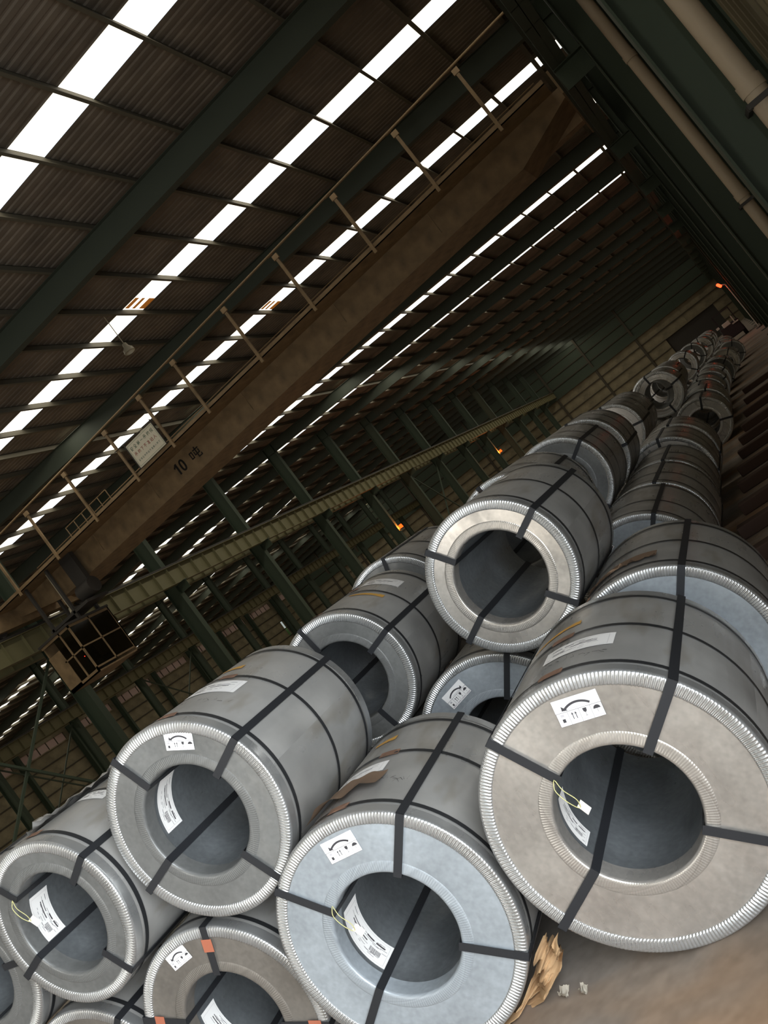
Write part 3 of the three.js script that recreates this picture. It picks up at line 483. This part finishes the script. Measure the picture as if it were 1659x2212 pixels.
function coil(o) {
  BORE = o.bore || 0.254;
  const { R, L = 1.0, hi = true, straps = [30, 120, -150, -60], cap = M.capGrey, wrap = M.wrap } = o;
  const t = thing('steel_coil', o.label, 'steel coil', [o.x, o.y === undefined ? 0.004 : o.y - R, -o.z], (o.yaw || 0) * D, o.group);
  const sg = hi ? 96 : 40;
  mesh('wrapper', revolve(sg, 6, (a, j) => [R + (hi ? 0.002 * (fbm(a * 3, j * 0.6 + o.z, 64, 3, 5) - 0.5) : 0), -0.03 - (L - 0.06) * (6 - j) / 6], R), wrap, t);
  { const g = revolve(sg, 3, (a, j) => [BORE + 0.046 + (R - 0.046 - BORE - 0.046) * (3 - j) / 3, 0.0], R), p = g.attributes.position, uv = g.attributes.uv; for (let i = 0; i < p.count; i++) uv.setXY(i, p.getX(i) + o.x * 3.1, p.getY(i) + o.z * 1.7); mesh('end_cap', g, cap, t); }
  mesh('rear_cap', revolve(hi ? 64 : 32, 2, (a, j) => [BORE + (R - BORE) * j / 2, -L], R), cap, t);
  mesh('bore_liner', revolve(sg, 3, (a, j) => [BORE - 0.001, -0.02 - (L - 0.02) * j / 3], R), M.bore, t);
  mesh('outer_edge_ring', frontRing(R, hi ? Math.round(2 * Math.PI * R / 0.0135) : 0), M.ring, t);
  mesh('rear_edge_ring', revolve(sg, 1, (a, j) => [R + 0.0028, -L + 0.055 * (1 - j)], R), M.ring, t);
  mesh('inner_edge_ring', innerRing(R, hi ? 190 : 0), cap, t);
  for (const s of straps) mesh('strap', strapLoop(R, L, s * D, 0.034), M.strap, t);
  for (const h of o.hoops || [0.085, 0.5, L - 0.085]) mesh('hoop', revolve(sg, 1, (a, j) => [R + 0.0045, -h + 0.0125 * (j ? -1 : 1) * -1], R), M.hoop, t);
  if (o.handling !== undefined) {
    const [deg, r, w] = o.handling, h = w * 0.585, g = new THREE.PlaneGeometry(w, h); g.translate(0, r, 0.0025); g.rotateZ((deg - 90) * D); g.translate(0, R, 0);
    mesh('handling_label', g, o.flipArrow ? M.handlingFlip : M.handling, t).userData.label = 'white handling label with curved arrow';
  }
  if (o.info) { const [d0, d1, z0, z1, k] = o.info; mesh('data_label', patch(R + 0.0035, R, d0 * D, d1 * D, -z0, -z1, 1), M.info[k], t).userData.label = 'white data sheet on the wrapper'; }
  if (o.boreLabel) { const [d0, d1, z0, z1, k] = o.boreLabel; mesh('bore_label', patch(BORE - 0.004, R, d0 * D, d1 * D, -z0, -z1, -1), M.info[k], t).userData.label = 'white data sheet inside the bore'; }
  if (o.mark) { const [d0, d1, z, w] = o.mark; mesh('paint_mark', grid(16, 1, (i, j) => { const a = (d0 + (d1 - d0) * i / 16) * D, ww = w * (0.45 + 0.55 * (1 - i / 16)) * (0.85 + 0.3 * hash(i, 3, 9)); return [(R + 0.0034) * Math.cos(a), R + (R + 0.0034) * Math.sin(a), -z + (j ? -1 : 1) * ww / 2]; }), Object.assign(M.orange, { side: THREE.DoubleSide }), t).userData.label = 'ochre paint smear'; }
  if (o.seals) for (const [deg, z] of o.seals) mesh('seal_tape', grid(8, 3, (i, j) => { const a = (deg + (i - 4) * 1.3) * D, e = (hash(i, j, Math.round(deg)) - 0.5) * 0.018; return [(R + 0.0062 + e * 0.3) * Math.cos(a), R + (R + 0.0062 + e * 0.3) * Math.sin(a), -z + (j - 1.5) * 0.018 + e]; }), Object.assign(M.tape, { side: THREE.DoubleSide }), t).userData.label = 'torn brown tape over the hoop';
  if (o.tornPaper) { const [d0, d1, z0, z1] = o.tornPaper; mesh('torn_paper', grid(26, 4, (i, j) => { const a = (d0 + (d1 - d0) * i / 26) * D, r = R + 0.009 + 0.02 * (j === 0 ? 1 : 0) * hash(i, 7, 3), zz = z0 + (z1 - z0) * j / 4 + (j === 0 ? 0.05 * (fbm(i * 0.6, 2, 64, 3, 90) - 0.5) + 0.04 * (i > 10 && i < 16 ? 1 : 0) : 0); return [r * Math.cos(a), R + r * Math.sin(a), -zz]; }), M.tornPaper, t).userData.label = 'torn brown paper strip'; }
  if (o.faceTape) for (const [deg, r0, r1] of o.faceTape) { const g = box(r0, r1, -0.026, 0.026, 0.0128, 0.0142); g.rotateZ(deg * D); g.translate(0, R, 0); mesh('face_tape', g, M.redTape, t).userData.label = 'reddish tape patch on a strap'; }
  if (o.tag) { // card on a yellow wire loop, hanging from the strap at the bore
    const a = o.tag * D, px = (BORE - 0.012) * Math.cos(a), py = R + (BORE - 0.012) * Math.sin(a), tg = new THREE.Group(); tg.name = 'wire_tag'; t.add(tg);
    const c = new THREE.CatmullRomCurve3([[0.004, 0.03, 0.02], [0.012, -0.01, 0.03], [0.03, -0.07, 0.022], [0.018, -0.1, 0.014], [0.002, -0.06, 0.03], [-0.012, 0.0, 0.03], [-0.004, 0.022, 0.02]].map((q) => new THREE.Vector3(px + q[0], py + q[1], q[2])), true);
    mesh('wire', new THREE.TubeGeometry(c, 40, 0.0017, 6, true), M.wire, tg);
    const card = box(-0.014, 0.014, -0.05, 0, -0.001, 0.001); card.rotateZ(0.3); card.rotateY(0.9); card.translate(px + 0.022, py - 0.085, 0.008); mesh('card', card, M.tagPaper, tg);
  }
  if (o.ink) { // hand written inventory scrawl on the wrapper
    const r = scrawl(o.ink[3]), parts = []; for (let k = 0; k < 9; k++) { const a0 = (o.ink[0] + (o.ink[1] - o.ink[0]) * (k + 0.2) / 9) * D, z0 = o.ink[2] + 0.02 * r(); for (let s = 0; s < 2; s++) { const da = (r() - 0.5) * 0.09, dz = (r() - 0.5) * 0.07, w = 0.0025; parts.push(grid(1, 1, (i, j) => { const a = a0 + da * i, z = -z0 - dz * i - w * j; return [(R + 0.003) * Math.cos(a), R + (R + 0.003) * Math.sin(a), z]; })); } }
    mesh('ink_scrawl', parts, Object.assign(M.inkMat ||= M.blackPaint.clone(), { side: THREE.DoubleSide }), t);
  }
  return t;
}
const U = EYE - 0.39; // usual centre height of the upper tier
const BROW = 'floor level coil row beside the aisle', MROW = 'upper coil row beside the aisle', CROW = 'second floor level coil row', LROW = 'second upper coil row';
coil({ x: -1.24, y: EYE - 1.156, z: 2.875, R: 0.52, L: 0.97, yaw: 1.5, straps: [37, 119, -152, -40], cap: M.capWarm, label: 'large floor coil with warm grey cap and a wire tag, beside the aisle', group: BROW, handling: [76.5, 0.405, 0.165], info: [61, 92, 0.27, 0.4, 1], boreLabel: [150, 197, 0.1, 0.2, 1], mark: [80, 108, 0.66, 0.045], seals: [[86, 0.5], [84, 0.085]], tag: 124, ink: [62, 92, 0.2, 5] });
coil({ x: -2.34, y: EYE - 1.157, z: 2.88, R: 0.518, bore: 0.264, L: 1.0, yaw: 3.5, straps: [49, 131, -144, -36], cap: M.capBlue, label: 'floor coil with pale blue cap and a torn paper edge on its wrapper', group: CROW, handling: [85, 0.405, 0.157], info: [71, 105, 0.38, 0.48, 0], boreLabel: [146, 212, 0.1, 0.24, 0], mark: [78, 92, 0.77, 0.05], seals: [[74, 0.56], [82, 0.085]], tag: 128, ink: [55, 70, 0.27, 8], hoops: [0.085, 0.56, 0.91] });
coil({ x: -2.893, y: EYE - 0.352, z: 2.94, R: 0.447, L: 1.05, yaw: 4, straps: [24, 112, -162, -65], cap: M.capGrey, label: 'upper tier coil with dull grey cap and long white sheet in its bore', group: LROW, handling: [61, 0.36, 0.14], info: [49, 84, 0.35, 0.5, 0], boreLabel: [116, 178, 0.1, 0.22, 0], mark: [66, 82, 0.72, 0.05], seals: [[66, 0.56], [72, 0.085]], ink: [45, 80, 0.24, 3], hoops: [0.085, 0.56, 0.965] });
coil({ x: -3.81, y: EYE - 0.38, z: 2.83, R: 0.405, L: 1.0, yaw: 1, straps: [28, 124, -163, -59], cap: M.capGrey, label: 'upper tier coil with a wire tag and ragged plastic film on its wrapper', group: LROW, boreLabel: [138, 192, 0.08, 0.2, 0], seals: [[78, 0.085]], tag: 130, info: [56, 80, 0.4, 0.5, 2] });
coil({ x: -3.42, y: EYE - 1.203, z: 2.95, R: 0.473, L: 1.0, yaw: 4, straps: [68, 152, -120, -25], cap: M.capBrown, label: 'floor coil with reddish tape patches on its straps, under two upper tier coils', group: CROW, handling: [96, 0.385, 0.13], boreLabel: [163, 215, 0.1, 0.22, 1], faceTape: [[68, 0.36, 0.42], [152, 0.36, 0.41], [-25, 0.38, 0.44]] });
coil({ x: -4.40, y: EYE - 1.222, z: 2.96, R: 0.452, L: 1.0, yaw: 2, straps: [40, 130, -140, -50], cap: M.capBrown, label: 'floor coil with brownish cap below the film covered coil', group: CROW });
coil({ x: -4.67, y: EYE - 0.37, z: 2.9, R: 0.425, L: 1.0, yaw: 2, straps: [-10, 80, 170, -100], cap: M.capGrey, label: 'upper tier coil next to the film covered coil, away from the aisle', group: LROW });
coil({ x: -1.645, y: EYE - 0.374, z: 4.37, R: 0.415, L: 1.0, yaw: -3, straps: [27, 127, -153, -52], cap: M.capWarm, label: 'upper tier coil with bright dented cap and no label on its face', group: MROW, info: [72, 88, 0.62, 0.72, 2], seals: [[92, 0.5]], ink: [80, 96, 0.4, 12] });
coil({ x: -1.128, y: EYE - 1.176, z: 4.12, R: 0.503, L: 1.0, yaw: 1, straps: [52, 140, -130, -40], cap: M.capBlue, label: 'floor coil with torn brown paper on its wrapper, under the bright dented coil', group: BROW, tornPaper: [66, 112, 0.16, 0.3], seals: [[112, 0.085]] });
coil({ x: -2.29, y: EYE - 1.166, z: 4.6, R: 0.513, L: 1.0, yaw: 1, straps: [52, 150, -120, -40], cap: M.capBlue, label: 'floor coil showing a handling label below the bright dented coil', group: CROW, handling: [103, 0.38, 0.165], flipArrow: true, seals: [[112, 0.35]] });
coil({ x: -2.926, y: EYE - 0.385, z: 4.63, R: 0.429, L: 1.05, yaw: 2, straps: [16, 98, -166, -76], cap: M.capGrey, label: 'upper tier coil with taped straps and ochre mark, behind the dull grey coil', group: LROW, info: [38, 74, 0.66, 0.8, 0], mark: [40, 72, 0.42, 0.05], seals: [[84, 0.085], [78, 0.6]] });
coil({ x: -3.81, y: EYE - 0.42, z: 4.95, R: 0.42, L: 1.0, yaw: 2, straps: [60, 150, -120, -30], label: 'upper tier coil with a glossy edge ring half hidden behind the taped coil', group: LROW, info: [95, 110, 0.4, 0.5, 1] });
coil({ x: -3.13, y: EYE - 0.33, z: 6.17, R: 0.455, L: 1.1, yaw: 1, straps: [72, 162, -108, -18], label: 'upper tier coil with a silver clip on its top strap', group: LROW, handling: [118, 0.36, 0.13] });
coil({ x: -2.06, y: EYE - 0.35, z: 6.35, R: 0.446, L: 1.15, yaw: 1, straps: [30, 95, -150, -60], label: 'upper tier coil with a dark dusty wrapper right behind the bright dented coil', group: MROW, seals: [[100, 0.4]] });
coil({ x: -1.53, y: EYE - 1.185, z: 6.47, R: 0.492, L: 1.25, yaw: 1, straps: [50, 140, -130, -40], cap: M.capBlue, label: 'floor coil with handling label and streaked brown wrapper behind the torn paper coil', group: BROW, handling: [112, 0.38, 0.16], info: [98, 128, 0.3, 0.36, 2] });
coil({ x: -1.55, y: EYE - 1.186, z: 7.85, R: 0.488, L: 1.15, straps: [60, 150, -120, -30], label: 'floor coil hidden up to its dull wrapper behind the streaked brown one', group: BROW });
coil({ x: -1.98, y: EYE - 0.34, z: 7.95, R: 0.446, L: 1.2, yaw: 1, straps: [33, 120, -150, -60], label: 'upper tier coil with dull wrapper between the dusty coil and the wide lit cap', group: MROW });
coil({ x: -1.58, y: EYE - 1.198, z: 9.35, R: 0.48, L: 1.1, yaw: 0, straps: [62, 150, -120, -30], cap: M.capWarm, label: 'floor coil with pale cap showing above the streaked brown wrapper', group: BROW });
coil({ x: -2.02, y: EYE - 0.345, z: 9.6, R: 0.455, L: 1.0, yaw: 0, straps: [82, -12, 170, -100], cap: M.capWarm, label: 'upper tier coil with wide greenish lit cap above the dusty wrapper', group: MROW });
coil({ x: -1.61, y: EYE - 1.15, z: 10.66, R: 0.525, L: 1.05, straps: [72, 160, -110, -20], cap: M.capWarm, label: 'floor coil with a lit clip on its top strap, two coils behind the streaked one', group: BROW });
coil({ x: -1.6, y: EYE - 1.155, z: 12.0, R: 0.52, L: 0.86, straps: [70, 160, -110, -20], cap: M.capWarm, label: 'floor coil showing only a thin rim, three coils behind the streaked one', group: BROW });
coil({ x: -2.18, y: EYE - 0.385, z: 12.9, R: 0.433, L: 1.1, straps: [80, -10, 170, -100], cap: M.capWarm, label: 'upper tier coil behind the wide lit cap, with two straps on its cap showing', group: MROW });
coil({ x: -2.2, y: EYE - 0.385, z: 14.1, R: 0.433, L: 1.1, straps: [85, -5, 175, -95], cap: M.capWarm, label: 'upper tier coil peeping over the two strap coil as a thin rim', group: MROW });
coil({ x: -1.40, y: EYE - 1.225, z: 15.8, R: 0.458, L: 1.1, straps: [62, 150, -120, -20], cap: M.capWarm, label: 'floor coil with a broad lit cap halfway down the aisle row', group: BROW });
coil({ x: -1.73, y: EYE - 0.4, z: 16.45, R: 0.408, L: 1.1, straps: [95, 5, -175, -85], cap: M.capWarm, label: 'upper tier coil with its open bore in view halfway down the row', group: MROW });
// remaining coils in the dim far part of the rows: only their place tells them apart
const farG = 'coils in the dim far part of the two rows by the aisle', farL = 'dusty coil in the dim far part of the floor level row by the aisle', farU = 'dusty coil in the dim far part of the upper row by the aisle';
const jig = (a) => { const q = []; for (let k = 0; k < 4; k++) q.push(a + 90 * k); return q; };
[[-1.42, 17.6], [-1.5, 19.4], [-1.515, 21.4], [-1.47, 23.5], [-1.43, 25.8], [-1.3, 28.2], [-1.1, 31.5], [-0.85, 35.1], [-1.1, 37.6], [-1.14, 40.2], [-1.15, 45], [-1.17, 50]].forEach(([x, z], i) => coil({ x, z, y: 0.47, R: 0.464, L: 1.15, hi: false, straps: jig(55 + 13 * i), cap: i % 2 ? M.capGrey : M.capWarm, label: farL, group: farG }));
[[-2.05, 18.6], [-2.0, 20.9], [-2.09, 23.26], [-1.9, 27], [-1.75, 31], [-1.6, 35.5], [-1.6, 40], [-1.62, 45], [-1.65, 50]].forEach(([x, z], i) => coil({ x, z, y: U - (z > 34 ? 0.03 : 0.01), R: 0.43, L: 1.15, hi: false, straps: jig(80 + 17 * i), cap: i % 2 ? M.capWarm : M.capGrey, label: farU, group: farG }));
// coils of the second floor row that carry the upper tier, seen only in the gaps
[[-2.62, 6.2], [-2.6, 7.6], [-3.3, 4.45], [-3.57, 6.0], [-2.58, 9.4], [-2.64, 10.8], [-2.7, 12.7], [-2.65, 14.3], [-2.37, 16.3], [-2.55, 18.5], [-2.5, 20.8], [-2.6, 23.2], [-2.4, 27], [-2.25, 31], [-2.08, 35.5], [-2.08, 40], [-2.1, 45], [-2.12, 50]].forEach(([x, z], i) => coil({ x, z, y: 0.466, R: 0.46, L: 1.15, hi: false, straps: jig(40 + 19 * i), label: 'dusty floor coil of the second row, tucked under the upper tier', group: 'coils tucked under the upper tier' }));

// ------------------------------------------------------------------ small things on the floor
{ // sleepers beside the aisle row
  const src = thing('timber_sleeper', 'dark timber sleeper lying across the floor beside the aisle coil row', 'timber', [-0.3, 0, -6.2], 0, 'timber sleepers beside the aisle row');
  mesh('beam', new RoundedBoxGeometry(1.3, 0.12, 0.16, 2, 0.012).translate(0, 0.061, 0), M.wood, src);
  for (const [x, z, a] of [[-0.45, 7.3, 0.04], [-0.42, 8.33, -0.02], [-0.4, 9.34, 0.03], [-0.4, 10.5, 0], [-0.4, 11.6, 0.04], [-0.38, 12.9, -0.03], [-0.36, 14.2, 0.02], [-0.3, 15.5, 0], [-0.25, 17.4, 0.03], [-0.2, 19.5, 0], [-0.2, 22.0, -0.02]]) copyThing(src, [x, 0, -z], a);
}
function crumple(nu, nv, w, h, fold, s) { return grid(nu, nv, (i, j) => { const u = i / nu - 0.5, v = j / nv; const n = (k) => fbm(i * 0.55 + 3, j * 0.55 + k * 7, 64, 3, s + k) - 0.5; return [u * w * (1 - 0.35 * v) + n(1) * fold, v * h + n(2) * fold * 0.5, n(3) * fold * 1.7 + 0.1 * u * u]; }); }
{
  const t = thing('crumpled_paper', 'crumpled brown packing paper on the floor beside the pale blue coil', 'paper', [-1.95, 0, -2.98]);
  const g = grid(14, 30, (i, j) => { // fills the wedge between the two coils
    const h = 0.003 + 0.2 * j / 30, xc = -2.34 + Math.sqrt(0.2774 - (0.523 - h) ** 2) + 0.02, xr = -1.24 - Math.sqrt(0.275 - (0.52 - h) ** 2) - 0.025;
    const w = Math.min((0.15 - 0.3 * h) * (0.8 + 0.5 * fbm(j * 0.35, 5, 64, 2, 430)), xr - xc - 0.006), n = fbm(i * 0.5, j * 0.42, 64, 4, 410) - 0.5;
    return [xc + w * i / 14 + 1.95, h, 0.16 * n + 0.05 * Math.sin(i * 0.5 + j * 0.3)];
  });
  mesh('sheet', g, M.brownPaper, t);
}
for (const [x, z, s, l] of [[-1.9, 2.93, 0.045, 'small torn paper scrap on the floor next to the crumpled paper'], [-1.81, 2.9, 0.035, 'pale paper scrap on the floor in front of the tagged coil']]) {
  const t = thing('paper_scrap', l, 'paper', [x, 0, -z], s * 30); const g = crumple(8, 8, s, s * 0.8, 0.02, Math.round(x * 1000)); g.rotateX(-1.1); g.computeBoundingBox(); g.translate(0, -g.boundingBox.min.y + 0.001, 0); mesh('sheet', g, M.scrap, t);
}
{ // torn packing paper standing off the pale blue coil's wrapper
  const t = thing('torn_wrapper', 'torn brown packing paper with pale edges standing off the pale blue coil', 'paper', [-2.34, EYE - 1.157, -2.88], 3.5 * D);
  mesh('sheet', grid(26, 8, (i, j) => { const a = (67 + 40 * i / 26) * D, lift = 0.011 + 0.03 * Math.pow(1 - j / 8, 2) * (0.7 + 0.4 * Math.sin(i * 0.45)), r = 0.518 + lift; return [r * Math.cos(a), r * Math.sin(a), -0.19 - 0.17 * j / 8 + 0.012 * Math.sin(i * 0.8) + 0.0025 * i * (1 - j / 8)]; }), M.tornPaper, t);
}
{ // ragged plastic film over the outer coil
  const t = thing('plastic_film', 'ragged grey plastic film bunched over the upper coil by the wall side', 'film', [-3.81, EYE - 0.38, -2.83], 1 * D);
  mesh('sheet', grid(30, 20, (i, j) => { const a = (82 + 84 * i / 30) * D, n = fbm(i * 0.5, j * 0.5, 64, 4, 700), r = 0.4185 + 0.075 * Math.max(0, n - 0.35); return [r * Math.cos(a), r * Math.sin(a), -0.18 - 0.75 * j / 20 + 0.05 * (fbm(i * 0.4, j * 0.7, 64, 3, 720) - 0.5)]; }), M.film, t);
}

shade(scene);
renderer.render(scene, camera);
